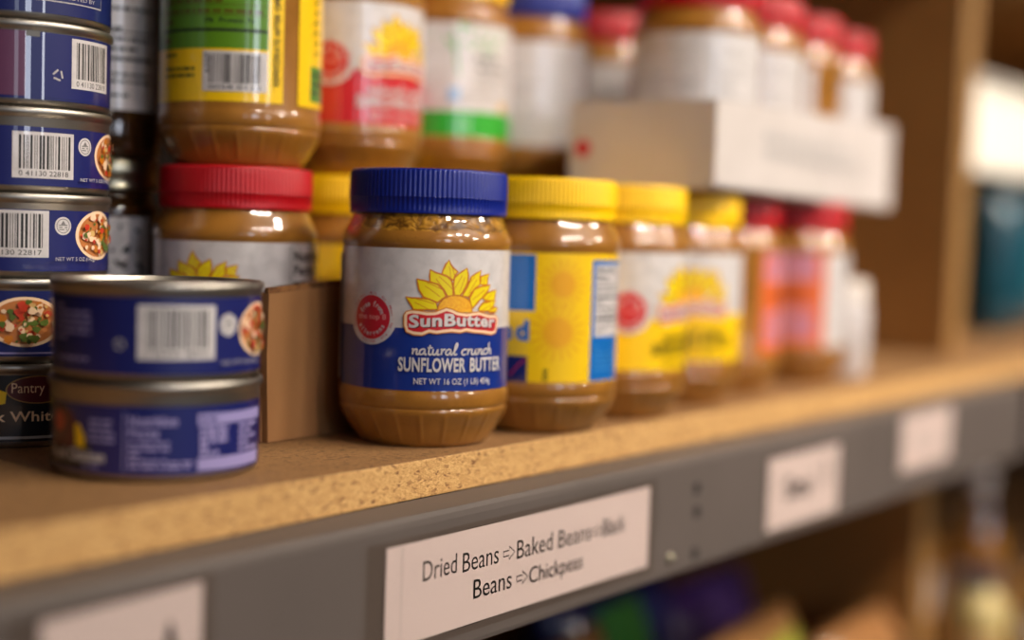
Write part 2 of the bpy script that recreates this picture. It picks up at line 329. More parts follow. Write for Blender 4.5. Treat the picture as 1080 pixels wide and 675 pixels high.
PET = [[(26.6, 76.7), (26.9, 80.3), (29.5, 81.0), (32.1, 81.6), (31.4, 79.3), (31.0, 76.4)],
 [(6.9, 81.3), (7.5, 83.2), (8.7, 85.8), (10.1, 87.6), (11.0, 85.6), (12.7, 83.7), (14.5, 82.4), (13.1, 80.8), (12.3, 78.5), (9.2, 80.4)],
 [(1.7, 77.0), (1.4, 80.2), (1.6, 83.1), (3.9, 81.9), (6.9, 81.0), (9.5, 80.1), (11.5, 78.2), (12.3, 75.3), (12.4, 71.2), (9.8, 71.1), (7.7, 74.6), (5.1, 76.6)],
 [(13.1, 71.8), (12.4, 76.0), (12.8, 79.5), (14.8, 81.5), (16.9, 82.8), (19.0, 84.1), (19.8, 81.2), (19.6, 78.0), (17.9, 74.1), (15.8, 71.5)],
 [(16.9, 71.5), (19.3, 75.4), (21.4, 80.3), (23.6, 81.6), (26.8, 83.2), (26.1, 80.0), (26.4, 76.7), (23.5, 74.8), (21.6, 72.9), (20.2, 70.9)],
 [(-4.3, 78.6), (-2.0, 78.2), (1.8, 77.4), (5.1, 76.5), (7.7, 74.0), (9.1, 71.1), (7.2, 69.8), (5.3, 68.2), (2.1, 69.4), (-1.2, 70.6), (-3.2, 73.7), (-3.9, 76.6)],
 [(-9.2, 70.4), (-6.3, 70.0), (-2.4, 70.0), (1.4, 69.7), (4.6, 68.2), (5.4, 65.0), (-5.5, 64.7), (-6.5, 66.6), (-7.8, 68.4)],
 [(28.2, 70.3), (30.7, 72.5), (33.6, 73.5), (37.3, 74.1), (36.9, 71.4), (35.9, 68.8), (30.0, 69.3)],
 [(20.6, 70.3), (23.1, 74.5), (27.1, 75.8), (33.0, 76.4), (31.6, 74.1), (28.1, 70.9), (24.9, 68.3), (22.6, 65.8), (21.4, 67.1)],
 [(25.8, 65.7), (28.2, 68.3), (31.8, 68.9), (37.0, 69.1), (35.0, 66.2), (33.0, 64.3), (26.7, 64.4)],
 [(32.1, 63.7), (33.5, 65.6), (36.6, 66.1), (38.9, 65.5), (37.3, 63.6)]]
DISC = [(5.4, 64.0), (5.9, 67.6), (7.8, 69.8), (10.4, 71.2), (13.4, 71.7), (16.6, 71.2), (19.5, 70.0), (21.4, 67.7), (22.3, 64.0)]
BAN = [(-9.6, 62.0), (-8.7, 63.6), (-6.1, 64.3), (-2.9, 64.1), (0.3, 63.6), (4.1, 63.7), (6.7, 64.7), (9.3, 65.7), (11.9, 65.1), (14.7, 63.8), (19.0, 63.2), (21.9, 63.5), (25.9, 63.9), (29.3, 63.1), (32.1, 62.4), (37.3, 62.2), (39.2, 60.2), (38.8, 57.6), (37.8, 54.3), (34.5, 53.5), (28.8, 54.3), (23.8, 54.7), (19.2, 55.4), (16.4, 54.7), (12.2, 55.1), (8.3, 54.7), (5.0, 54.2), (1.8, 54.7), (-1.3, 53.3), (-5.2, 53.5), (-8.5, 54.7), (-9.5, 57.5)]
def sun_art(A, o, band, ink, lettering=True):
    T = lambda L: [(x+o, y) for x, y in L]
    A.rect(-127, 127, 27.7, 92.5, 'white')
    # pale damask leaves printed on the white ground
    R = random.Random(4); A.layer += 1
    for i in range(60):
        x, y = R.uniform(-80, 80), R.uniform(60, 89); a = R.uniform(0, 6.28)
        A.ribbon([(x+2.6*t*math.cos(a+t*.7), y+2.6*t*math.sin(a+t*.7)) for t in (0, .3, .6, .9, 1.2)], .55, 'faintgrey', up=False)
    A.rect(-127, 127, 27.7, 56.2, band)
    for p in PET:
        A.poly(T(p), 'petal'); A.ribbon(T(p), .75, 'outline', closed=True)
        c = Vector((13.5, 64)); tip = max(p, key=lambda q: (Vector(q)-c).length); root = min(p, key=lambda q: (Vector(q)-c).length); d = Vector(tip)-Vector(root)
        for k in (-.12, .1):
            a = Vector(root)+d*.15+Vector((-d.y, d.x))*k; b = Vector(root)+d*.7+Vector((-d.y, d.x))*k*.5; A.ribbon(T([tuple(a), tuple((a+b)/2+Vector((.1, .1))), tuple(b)]), .28, 'outline', up=False)
    A.poly(T(DISC), 'disc'); A.ribbon(T(DISC), .6, 'outline', up=False)
    A.ribbon(T(BAN), 1.0, 'outline', closed=True); A.poly(T(BAN), 'cream')
    c = Vector((14.5, 59)); inner = []
    for i, p in enumerate(BAN):
        a = Vector(BAN[i-1]); b = Vector(BAN[(i+1) % len(BAN)]); t = (b-a).normalized(); inner.append(tuple(Vector(p)+Vector((t.y, -t.x))*1.25))
    A.poly(T(inner), 'red')
    s = 'SunButter'; A.text(s, -7.0+o, 37.0+o, 55.9, 61.9, 'ink', .03, 1.1); A.text(s, -7.5+o, 36.5+o, 56.2, 62.2, 'white', .035, 1.2)
    # round badge
    A.ell(-26.3+o, 60.4, 13.2, 12.6, 'white', 48); A.ell(-26.3+o, 60.4, 9.9, 10.2, 'red', 48)
    A.arctext('free from', -26.3+o, 60.4, 5.2, 3.5, 'white', math.radians(160), math.radians(20), bold=.02)
    A.text('the top 8', -34.2+o, -18.4+o, 58.8, 62.0, 'pinkred')
    A.arctext('allergens', -26.3+o, 60.4, 8.4, 3.3, 'white', math.radians(205), math.radians(335), inward=True, bold=.02)
    A.arctext('Peanuts · Tree Nuts · Milk · Egg · Wheat · Soy · Fish · Shellfish', -26.3+o, 60.4, 10.7, 1.5, 'red', math.radians(205), math.radians(-120), bold=.02)
    if lettering:
        A.cursive('natural crunch', -6.0+o, 34.5+o, 44.4, 2.55, .75, ink)
        A.text('SUNFLOWER', -11.9+o, 19.3+o, 36.4, 43.0, ink, .028); A.text('BUTTER', 21.6+o, 41.8+o, 36.4, 43.0, ink, .028)
        A.text('NET WT 16 OZ (1 LB) 454g', -4.6+o, 33.8+o, 29.9, 33.6, ink, .008)
    # side panel
    A.rect(-84+o, -53.5+o, 30, 89, 'white'); A.ribbon([(-84+o, 30), (-53.5+o, 30), (-53.5+o, 89), (-84+o, 89)], .4, 'ink', True)
    A.text('Nutrition', -82+o, -56+o, 82, 87, 'ink', .03); A.text('Facts', -82+o, -67+o, 76, 80.5, 'ink', .03); A.lines(-82+o, -56+o, 33, 75, 13, 'ink', .4, 9)
MT['faintgrey'] = mat('damask_grey', (208, 202, 200), **PAPER); MT['pinkred'] = mat('rose_ink', (240, 168, 160), **PAPER)

# ------------------------------------------------------------------ jars
def flute(a, r, z):
    if .0025 < z < .0168:
        k = min(1, (z-.0025)/.003, (.0168-z)/.002); c = math.cos(21*a+z*60); return .0006*k*max(0, (c-.82)/.18)
    return 0
def jar_body_mesh(m):
    bm = bmesh.new()
    P = [(0, .003), (.022, .003), (.0265, .0004), (.029, 0), (.031, .0009), (.0323, .0028), (.0342, .0062), (.0362, .0096), (.0383, .013), (.0399, .0158), (.0404, .0172), (.04035, .0182), (.04, .0188), (.0404, .0195), (.0409, .0208), (.0409, .0255), (.0404, .0268), (.0402, .0275), (.0402, .0928), (.0404, .0934),
         (.0408, .0944), (.0408, .0965), (.0404, .0982), (.0396, .0999), (.0384, .1022), (.0372, .1046), (.0363, .1066), (.0358, .1082), (.0350, .1096), (.0345, .11), (.0345, .125), (0, .125)]
    lathe(bm, P, 312, 0, flute)
    me = bpy.data.meshes.new('jar_body'); bm.to_mesh(me); bm.free(); me.materials.append(m); me.polygons.foreach_set('use_smooth', [True]*len(me.polygons)); return me
BODY = jar_body_mesh(BUT); BODYS = jar_body_mesh(BUTS)
def rib(a, r, z):
    if .1098 < z < .1284: return .00038*math.cos(104*a) if z > .1162 else .00026*math.cos(104*a)
    return 0
def lid_mesh(m):
    bm = bmesh.new()
    P = [(.0349, .1108), (.0352, .1086), (.0366, .1083), (.0374, .1086), (.0375, .1097), (.0373, .1104), (.0374, .1158), (.0376, .1160), (.03745, .1166), (.0372, .1276), (.0369, .1285), (.0362, .12905), (.0345, .1291), (.0335, .1285), (.032, .1283), (0, .1283)]
    lathe(bm, P, 104*4, 0, rib)
    me = bpy.data.meshes.new('lid'); bm.to_mesh(me); bm.free(); me.materials.append(m); me.polygons.foreach_set('use_smooth', [True]*len(me.polygons)); return me
LID = {k: lid_mesh(v) for k, v in LIDM.items()}
JH = .1291
def front(x, y): return math.atan2(-y, -x)     # the way a jar's label looks
def jar(name, label, x, y, z, lid, art=None, group=None, seeds=False):
    t = thing(name, label, 'jar', (x, y, z), front(x, y), group)
    put('jar_body', BODYS if seeds else BODY, t); put('lid', LID[lid], t)
    if art: art.wrap('jar_label', 40.35, t)
    return t

# =================================================================== the setting
bm = bmesh.new(); box(bm, (-6, -6, -1.25), (8, 2, -1.2)); structure(link('floor', bm, mat('grey_floor', (120, 112, 104), rough=.6, noise=(6, (104, 98, 92), 5, .3, .7)), smooth=False))
bm = bmesh.new(); box(bm, (-2, .985, -1.2), (4.5, 1.01, 1.6)); structure(link('wall_back', bm, mat('dark_back_panel', (44, 28, 18), rough=.7, noise=(14, (36, 24, 15), 5, .3, .7)), smooth=False))

def board(name, label, x0, x1, y0, y1, z1, th):
    bm = bmesh.new(); box(bm, (x0, y0, z1-th), (x1, y1, z1), 0, .0009)
    for f in bm.faces: f.material_index = 1 if f.normal.z > .9 else 0
    return tag(link(name, bm, [CHIP, CHIPSHADED], smooth=False), label, 'shelf')
JX = 1.287
board('shelf_board', 'long chipboard shelf board carrying the jars and tuna cans', -.7, JX-.0006, .4017, .982, 0, .0172)
board('shelf_board', 'chipboard shelf board of the next bay, at the far right beyond the timber post', JX+.0006, 3.2, .4017, .982, 0, .0172)
board('shelf_board', 'lower chipboard shelf under the bags and bottles', -.7, 3.2, .4017, .982, -.36, .0172)
board('shelf_board', 'upper chipboard shelf above the jars', -.7, 3.2, .4017, .982, .43, .0172)

def rail(label, x0, x1, holes=()):
    t = thing('shelf_rail', label, 'rail', (x0, .3813, -.0813))
    bm = bmesh.new(); L_ = x1-x0
    prof = [(0, .0022), (0, .0585), (.0006, .061), (.002, .0628), (.0205, .0640), (.0205, .0625), (.0036, .0612), (.0018, .059), (.0018, 0), (.0006, 0)]
    a = [bm.verts.new((0, y, z)) for y, z in prof]; b = [bm.verts.new((L_, y, z)) for y, z in prof]; n = len(prof)
    bm.faces.new(a); bm.faces.new(b[::-1])
    for i in range(n): bm.faces.new((a[i], b[i], b[(i+1) % n], a[(i+1) % n]))
    bmesh.ops.recalc_face_normals(bm, faces=bm.faces)
    link('rail_profile', bm, STEEL, t, smooth=False)
    for k, (hx, hz) in enumerate(holes):
        bm = bmesh.new(); prof = [(0, .0001), (.0027, .0001), (.0031, .0003), (.0035, .0001), (.0036, -.0004)]; lathe(bm, prof, 28)
        o = link('punched_hole', bm, DARKHOLE, t); o.rotation_euler = (math.pi/2, 0, 0); o.location = (hx-x0, -.0001, hz+.0813)
    return t
r1 = rail('long grey steel rail across the shelf front, holding the paper signs', -.6, JX-.012, [(.687, -.0367), (.688, -.0500), (.6875, -.0733)])
bm = bmesh.new(); lathe(bm, [(0, .0022), (.0011, .0021), (.0022, .0016), (.0029, .0007), (.003, 0)], 24)
o = link('rivet', bm, GOLD, r1); o.rotation_euler = (math.pi/2, 0, 0); o.location = (.66+.6, 0, .0813-.0714)
rail('grey steel rail of the next bay, at the right edge beyond the gap', JX+.012, 3.1)

def upright(label, x, w, y0, z0, z1, shear):
    t = thing('timber_post', label, 'post', (x, y0, z0))
    bm = bmesh.new(); box(bm, (0, 0, 0), (w, .006, z1-z0), 0, .0012, shear); link('post', bm, TIMBER, t, smooth=False)
    bm = bmesh.new(); box(bm, (0, .0061, 0), (w, .52-.002, z1-z0), 0, .0006, shear); link('side_panel', bm, PANEL, t, smooth=False)
    return t
upright('upright timber post with brown side panel dividing the upper shelf bays', 1.290, .036, .46, 0, .4127, .028)
upright('lower timber post with brown side panel standing under the grey rail', 1.290, .032, .478, -.36, -.0173, .0)

# =================================================================== the row of jars at the shelf edge
A = Art(); sun_art(A, 0, 'blue', 'white')
jar('sunflower_butter_jar', 'sunflower butter jar with blue lid and blue and white label, sharp at the shelf edge', .5248, .4433, 0, 'blue', A, seeds=True)

A = Art(); A.rect(-127, 127, 25.5, 91.5, 'yellow')
A.rect(-60, -3.0, 62.5, 90.6, 'midblue'); A.rect(-60, -6, 26, 40, 'navy'); A.ribbon([(-15, 30), (-10, 36), (-6.5, 38.5)], .7, 'red')
A.text('d', -12.5, -5.5, 47.5, 58, 'midblue', .05); A.text('see', -34, -14, 47.5, 55, 'midblue', .05)
for cx, cy, sr in ((11, 76, 8.5), (9, 52, 10)):
    for k in range(18):
        a = 2*math.pi*k/18; A.ribbon([(cx+sr*.6*math.cos(a), cy+sr*.6*math.sin(a)), (cx+sr*1.45*math.cos(a), cy+sr*1.45*math.sin(a))], 1.3, 'faint', up=False)
    A.ell(cx, cy, sr*.75, sr*.75, 'disc2')
MT['disc2'] = mat('faint_flower_centre', (238, 168, 14), **PAPER)
A.rect(27.3, 56, 27.5, 88.5, 'midblue'); A.rect(29.5, 54, 50, 86, 'white'); A.text('Nutrition', 30.5, 48, 82, 85, 'ink', .03); A.text('Facts', 30.5, 40, 78, 81, 'ink', .03); A.lines(30.5, 52, 51.5, 77, 9, 'grey', .45, 3)
A.rect(30.5, 53, 58.5, 59.6, 'ink'); A.rect(30.5, 53, 69, 70, 'ink'); A.lines(30.5, 53, 32, 46, 5, 'paleblue', .4, 5)
MT['paleblue'] = mat('pale_blue_ink', (60, 140, 205), **PAPER)
A.text('o', 2.0, 4.5, 28, 31, 'olive', .02); A.text('o', 2.0, 4.5, 31.5, 34, 'olive', .02)
jar('sunflower_butter_jar', 'yellow lidded jar with blue panels on a yellow label, right of the blue lidded jar', .6063, .4333, 0, 'yellow', A)

A = Art(); sun_art(A, 33, 'yellow', 'olive')
jar('sunflower_butter_jar', 'yellow lidded jar with red round badge above a yellow band, third along the edge', .6882, .4385, 0, 'yellow', A)
A = Art(); sun_art(A, -5, 'yellow', 'olive')
jar('sunflower_butter_jar', 'last yellow lidded jar before the red lids, sunflower showing on its label', .7724, .4483, 0, 'yellow', A)
def peanut_art(o):
    A = Art(); A.rect(-24+o, 24+o, 23, 97.5, 'orange'); A.rect(-21+o, 17+o, 74, 93, 'pink'); A.lines(-20+o, 16+o, 74, 93, 3, 'orange', .3, 2)
    A.ell(-2+o, 64, 14, 6, 'rust'); A.rect(-20+o, 16+o, 33, 55, 'pink'); A.lines(-21+o, 17+o, 33, 55, 4, 'orange', .35, 8)
    A.rect(24+o, 64+o, 20, 97.5, 'white'); A.lines(28+o, 60+o, 26, 93, 16, 'lgrey', .4, 6); return A
MT['rust'] = mat('rust_orange', (196, 84, 22), **PAPER)
jar('peanut_butter_jar', 'left of the two red lidded orange label jars under the overhanging carton', .8536, .4612, 0, 'red', peanut_art(52))
jar('peanut_butter_jar', 'right of the two red lidded orange label jars, beside the small white bottle', .9618, .4612, 0, 'red', peanut_art(1))
# small white bottle
t = thing('white_bottle', 'small plain white plastic bottle at the far end of the front jar row', 'bottle', (1.027, .447, 0), 0)
bm = bmesh.new(); lathe(bm, [(0, .001), (.015, .001), (.0175, 0), (.0185, .0015), (.0185, .052), (.0175, .0555), (.0145, .0575), (.0135, .058), (.0135, .06), (0, .06)], 48); link('bottle_body', bm, MT['white'], t)
bm = bmesh.new(); lathe(bm, [(.0138, .0582), (.0165, .0582), (.0165, .0715), (.0155, .0728), (0, .0728)], 60, 0, lambda a, r, z: .0002*math.cos(30*a) if .0583 < z < .07 else 0); link('cap', bm, mat('white_plastic', (226, 216, 206), rough=.4), t)

# =================================================================== rear jars, two high
A = Art(); sun_art(A, -31, 'yellow', 'olive')
A.rect(26, 60, 28, 92.3, 'white'); A.ribbon([(28, 29), (60, 29), (60, 91), (28, 91)], .5, 'ink', True); A.text('Nutrition', 30, 58, 83.5, 89, 'ink', .035); A.text('Facts', 30, 46, 77, 82, 'ink', .035); A.lines(30, 58, 31, 75, 11, 'ink', .4, 4)
jar('sunflower_butter_jar', 'lower red lidded jar standing behind the cardboard tray and the front cans', .4916, .5414, 0, 'red', A)

A = Art()
A.rect(-75, 21.0, 30.5, 104-12, 'yellow'); A.rect(-75, 13, 55.5, 91.5, 'green')
A.rect(-46, 13, 63.5, 64.6, 'ink'); A.lines(-45, 10, 57, 62, 1, 'olive', .5, 2); A.lines(-45, 10, 66, 90, 5, 'olive', .4, 3)
A.text('0%  Protein 7g', -18, 6, 67, 70, 'ink', .02); A.rect(-46, 12, 64.9, 65.1, 'ink')
for v in (71.3, 76, 80.8, 85.6): A.rect(-46, 12, v, v+.35, 'olive')
A.lines(-43, -23, 50.5, 54.5, 1, 'olive', .45, 7); A.lines(-43, -23, 41, 47.5, 2, 'olive', .45, 8)
A.barcode(-18.5, 12.6, 35.2, 54.2, 5, '0058 0123')
A.text('KEEP', -17.5, -15.5, 44, 53, 'ink', rot=True)
A.text('REFRIGERATE AFTER OPENING', 15.8, 19.0, 39, 91, 'ink', .015, rot=True)
A.rect(30, 110, 30.5, 92, 'yellow'); A.rect(39.5, 58, 33.5, 51, 'leafdark'); A.lines(41, 56, 36, 49, 3, 'ink', .4, 2)
R = random.Random(2)
for i in range(7):
    v = 56+i*5; A.ribbon([(41+R.uniform(0, 2), v), (44, v+2.6), (46, v+1), (49, v+3)], .9, 'ink')
MT['leafdark'] = mat('dark_leaf_green', (70, 130, 40), **PAPER)
jar('sunflower_butter_jar', 'upper jar with green nutrition panel and barcode on yellow label, standing on the red lid', .497, .546, JH, 'yellow', A)

A = Art(); A.rect(-127, 127, 26, 92, 'yellow'); A.lines(-40, 60, 40, 80, 6, 'faint', .5, 2)
jar('sunflower_butter_jar', 'rear jar with yellow lid and plain yellow label, half hidden behind the blue lidded jar', .588, .556, 0, 'yellow', A)
A = Art(); sun_art(A, 15, 'red', 'white')
jar('sunflower_butter_jar', 'upper jar with red and white label, red badge and sunflower, on the rear yellow lid', .588, .556, JH, 'red', A)
A = Art(); A.rect(-127, 127, 27, 92, 'white')
jar('sunflower_butter_jar', 'hidden rear jar whose pale green lid peeps over the blue lidded jar', .670, .556, 0, 'green', A)
A = Art(); A.rect(-127, 127, 26.9, 92.5, 'white'); A.rect(-127, 127, 26.9, 41.5, 'bright'); A.lines(8, 40, 31, 37, 1, 'leaf', .6, 3)
R = random.Random(11)
for i in range(26):
    a = R.uniform(0, 6.28); x, y = R.uniform(-8, 36), R.uniform(76, 90); d = R.uniform(3, 5)
    A.poly([(x, y), (x+d*.5*math.cos(a+.5), y+d*.5*math.sin(a+.5)), (x+d*math.cos(a), y+d*math.sin(a)), (x+d*.5*math.cos(a-.5), y+d*.5*math.sin(a-.5))], 'leaf')
A.ribbon([(8, 62), (6, 75), (4, 88)], 1, 'leaf'); A.lines(18, 44, 70, 75, 1, 'grey', .55, 5); A.lines(20, 42, 64, 69, 1, 'grey', .5, 6)
A.ring(30, 60, 6.5, 7.3, 'lgrey'); A.lines(25, 36, 57, 63, 2, 'lgrey', .5, 4); A.rect(2, 9, 47, 55, 'paleb2'); A.lines(12, 46, 46, 53, 2, 'lgrey', .4, 2); A.ell(40, 45, 4, 3, 'bread')
MT['paleb2'] = mat('washed_blue', (160, 190, 225), **PAPER)
jar('nut_butter_jar', 'upper jar with white leafy label and bright green band above the blue lidded jar', .670, .556, JH, 'yellow', A)
A = Art(); A.rect(-127, 127, 26, 92, 'white')
jar('sunflower_butter_jar', 'rear lower jar hidden behind the front yellow lids, under the upper blue lidded jar', .755, .557, 0, 'yellow', A)
A = Art(); A.rect(-127, 127, 22.5, 92.5, 'white'); A.lines(-30, 10, 28, 90, 14, 'lgrey', .4, 2); A.lines(22, 50, 40, 90, 9, 'lgrey', .4, 3); A.rect(18.5, 19.2, 26, 90, 'lgrey')
jar('sunflower_butter_jar', 'upper blue lidded jar with back label of fine print, left of the white carton', .755, .557, JH, 'blue', A)
A = Art(); A.rect(-127, 127, 26, 92, 'white')
jar('peanut_butter_jar', 'rear lower jar concealed behind the white carton, under a red lidded jar', .872, .579, 0, 'red', A)
def back_art(o, seed, edge=False):
    A = Art(); A.rect(-60+o, 45+o, 30, 97-4.5, 'white'); A.lines(-50+o, -5+o, 34, 90, 13, 'lgrey', .4, seed); A.lines(2+o, 40+o, 34, 90, 13, 'lgrey', .4, seed+1)
    if edge: A.rect(-70+o, -60+o, 30, 92.5, 'orange')
    return A
jar('peanut_butter_jar', 'red lidded jar behind the carton, left of the carton row', .872, .579, JH, 'red', back_art(-5, 3))

# =================================================================== white carton of jars
ca, sa = math.cos(.1300), math.sin(.1300); BX, BY, BL, BD, BZ = .718, .395, .386, .093, .1296
t = thing('carton', 'white open carton overhanging the front jars, holding four red lidded jars', 'box', (BX, BY, BZ), .1300)
bm = bmesh.new(); prism(bm, [(0, .0022), (BL, 0), (BL, .066), (0, .0505)], 0, .003); link('front_panel', bm, CARTON, t, smooth=False)
bm = bmesh.new(); box(bm, (0, .0031, .0001), (.003, BD, .0505)); link('side_panel', bm, CARTON, t, smooth=False)
bm = bmesh.new(); box(bm, (BL-.003, .0031, .0001), (BL, BD, .055)); link('side_panel', bm, CARTON, t, smooth=False)
bm = bmesh.new(); box(bm, (.0031, BD-.003, .0001), (BL-.0031, BD, .0505)); link('rear_panel', bm, CARTON, t, smooth=False)
bm = bmesh.new(); box(bm, (.0031, .0031, .0001), (BL-.0031, BD-.0031, .003)); link('bottom_panel', bm, CARTON, t, smooth=False)
A = Art(); R = random.Random(5)
for v, a, b_ in ((36, 80, 262), (26, 82, 285)):
    x = a
    while x < b_: w = R.uniform(6, 20); A.rect(x, x+w, v-3, v+3, 'lgrey'); x += w+4
A.flat('printed_lines', t, (0, -.0003, 0))
A = Art(); A.ell(-84, 23, 5.2, 5.2, 'red'); A.flat('red_dot', t, (-.0003, 0, 0), (0, -1, 0))
n4 = ['first', 'second', 'third', 'fourth']
for i in range(4):
    px = .790+ca*.0865*i; py = .4502+sa*.0865*i
    jar('peanut_butter_jar', ['red lidded jar at the near left end of the white carton', 'red lidded jar second from the near end in the white carton', 'red lidded jar third from the near end in the white carton', 'red lidded jar at the far right end of the white carton'][i],
        px, py, BZ+.0031, 'red', back_art([6, 4, -24, 8][i], i*3+1, i in (0, 3)), 'jars in the white carton')

# =================================================================== cans
def can_mesh(H, k):
    bm = bmesh.new()
    P = [(0, .0022), (.034, .0022), (.0365, .0012), (.0385, 0), (.0402, .0006), (.0413, .0018), (.0416, .0036), (.0416, H-.0046), (.0419, H-.0038), (.0428, H-.0028), (.0428, H-.0008), (.0421, H), (.0410, H-.0002), (.0403, H-.0022), (.0398, H-.0028), (.039, H-.0022), (.0365, H-.0022), (.0355, H-.0028), (.031, H-.0028), (.030, H-.0022), (0, H-.0022)]
    lathe(bm, [(r*k, z) for r, z in P], 120)
    me = bpy.data.meshes.new('can_body'); bm.to_mesh(me); bm.free(); me.materials.append(METAL); me.polygons.foreach_set('use_smooth', [True]*len(me.polygons)); return me
CAN = can_mesh(.0372, 1); CANBIG = can_mesh(.0388, 1.0)
def bowl(A, u, v, ru, rv, seed):
    A.ell(u, v, ru, rv, 'cream', 40); A.ell(u, v, ru*.88, rv*.88, 'bread2')
    R = random.Random(seed)
    for i in range(80):
        a, q = R.uniform(0, 6.28), math.sqrt(R.random())*.82; x, y = u+ru*q*math.cos(a), v+rv*q*math.sin(a); s_ = R.uniform(.7, 2.3)
        A.poly([(x+s_*math.cos(k)*R.uniform(.6, 1.2), y+s_*math.sin(k)*R.uniform(.6, 1.2)) for k in (0, .9, 1.9, 2.8, 3.8, 5)], R.choice(['tomato', 'tomato', 'lettuce', 'lettuce', 'bread', 'cream', 'cream', 'outline']))
MT['bread2'] = mat('sauce_orange', (196, 120, 62), **PAPER)
def badge(A, u, v, r):
    A.ell(u, v, r, r, 'white'); A.ring(u, v, r*.72, r*.8, 'grey'); A.lines(u-r*.5, u+r*.5, v-r*.5, v+.2*r, 3, 'grey', .5, 3); A.poly([(u-r*.3, v+.15*r), (u+r*.3, v+.15*r), (u, v+r*.6)], 'grey')
def recycle(A, u, v, s_):
    for k in range(3):
        a = math.pi/2+k*2*math.pi/3; b = a+1.5; A.ribbon([(u+s_*math.cos(a), v+s_*math.sin(a)), (u+s_*math.cos(b), v+s_*math.sin(b))], s_*.35, 'lgrey')
CG = 'tinned chicken'
def can(label, x, y, z, art, rot=0):
    t = thing('food_can', label, 'can', (x, y, z), front(x, y)+rot); put('can_body', CANBIG if y < .5 else CAN, t); art.wrap('can_label', 41.85 if y < .5 else 41.85, t); return t
def base_label(c='canblue', v0=3.4, v1=30.2): A = Art(); A.rect(-131, 131, v0, v1, c); return A
NX, NY = .3806, .4650
A = base_label('canblue', 3.2, 30.0)                          # near, lower can
A.poly([(-60, 4.4), (-26, 4.4), (-26, 14), (-34, 21), (-40, 28.8), (-60, 28.8)], 'black')
A.poly([(-52, 12), (-32, 13), (-31, 19), (-37, 27), (-50, 28)], 'maroon'); A.ell(-45, 22, 4, 4, 'tomato'); A.poly([(-34, 13.5), (-29.5, 12.5), (-29, 17), (-32, 22), (-34.5, 22)], 'yellow')
A.text('Chunk Chicken', -54, -20, 7.6, 12.4, 'white', .03); A.lines(-30, -20, 4.8, 7, 1, 'lav', .4, 3)
A.lines(-27, -16, 15, 25, 4, 'lav', .5, 4)
A.rect(-12.5, -12, 5, 28, 'lav'); A.text('Nutrition', -10.5, 8, 22.3, 26.5, 'lav', .04); A.text('Facts', -10.5, 1, 18.0, 21.6, 'lav', .04)
A.lines(-10.5, 5, 5.5, 17, 5, 'lav', .55, 5); A.lines(5, 14, 5.5, 9, 2, 'lav', .55, 6)
A.rect(16, 54, 22.5, 26.8, 'lav'); A.lines(17, 53, 23, 26.4, 1, 'canblue', .35, 3); A.rect(16, 52, 4.6, 9.5, 'lav'); A.lines(17, 30, 10, 22, 5, 'lav', .75, 7); A.lines(36, 50, 10, 22, 5, 'lav', .6, 8)
can('lower of the two front cans, nutrition panel facing out on its blue label', NX, NY, 0, A)
A = base_label('canblue', 3.4, 33.2)                          # near, upper can
A.lines(-48, -27, 15, 30, 6, 'lav', .55, 3); A.lines(-46, -27, 7, 10, 1, 'lav', .5, 4); recycle(A, -14.5, 15, 2.2)
A.barcode(-7.6, 22.8, 9.2, 30.3, 3, '1 23450 78901'); badge(A, 29.2, 22.5, 4.4); bowl(A, 50, 20, 15, 11, 5); A.text('NET WT 5 OZ (142g)', 25, 46, 6.6, 8.6, 'lgrey')
can('upper front can with a barcode, out of focus and nearest the camera', NX, NY, .0388, A)
SX, SY = .3875, .5757
A = base_label('black', 3.2, 32.4); A.ell(11, 26, 14, 6.2, 'goldink', 40); A.ell(11, 26, 13.4, 5.7, 'maroon', 40); A.text('Pantry', -.5, 13.5, 23.2, 29.0, 'cream', .0); A.poly([(-14, 18), (-3, 20), (-2.5, 25), (-9, 27)], 'yellow')
A.text('Chunk White', -25, 20, 12, 16.6, 'cream', .015); A.rect(-131, 131, 4.4, 5.6, 'lgrey')
MT['goldink'] = mat('gold_ink', (170, 130, 70), **PAPER)
can('bottom can of the left stack, dark label with a maroon oval', SX, SY, 0, A)
A = base_label('navy', 3.4, 32); bowl(A, 5, 18.5, 16, 11, 8); A.rect(-131, 131, 4.6, 5.4, 'lav')
can('second can from the bottom of the left stack, food photo on its label', SX, SY, .0372, A)
A = base_label(); A.barcode(-16, 14.6, 9.4, 29.8, 8, '0 41130 22817'); badge(A, 21.2, 23.4, 4.0); bowl(A, 42.5, 19.5, 15, 11, 9); A.text('NET WT 5 OZ (142g)', 17, 38, 7.6, 9.8, 'lgrey', .01)
can('third can from the bottom of the left stack, salad bowl beside its badge', SX, SY, .0744, A)
A = base_label('canblue', 3.4, 28.8); A.barcode(-1.2, 26.1, 6.6, 26.6, 9, '0 41130 22818'); badge(A, 32.6, 21.5, 4.0); bowl(A, 54, 18, 15, 10.5, 10); A.text('NET WT 5 OZ (142g)', 28.5, 50, 5.6, 7.6, 'lgrey', .01)
can('fourth can from the bottom of the left stack, barcode at its middle', SX, SY, .1116, A)
A = base_label('navy'); A.rect(-10, 4, 4.6, 32.4, 'plum'); A.rect(10, 60, 4.6, 32.4, 'canblue'); recycle(A, 18, 14.5, 2.4); A.barcode(24.5, 50, 9.4, 31.2, 10, '0 41130 22819')
MT['plum'] = mat('plum_ink', (96, 52, 84), **PAPER)
can('fifth can from the bottom of the left stack, barcode near its right edge', SX, SY, .1488, A)
A = base_label('navy'); A.ribbon([(-30, 9), (43, 9), (43, 31)], .5, 'lgrey'); A.text('DISTRIBUTED BY', 12, 38, 10.5, 12.2, 'lgrey'); A.lines(-20, 40, 15, 30, 4, 'lav', .4, 3)
can('topmost can of the left stack, cut by the photo top', SX, SY, .186, A)

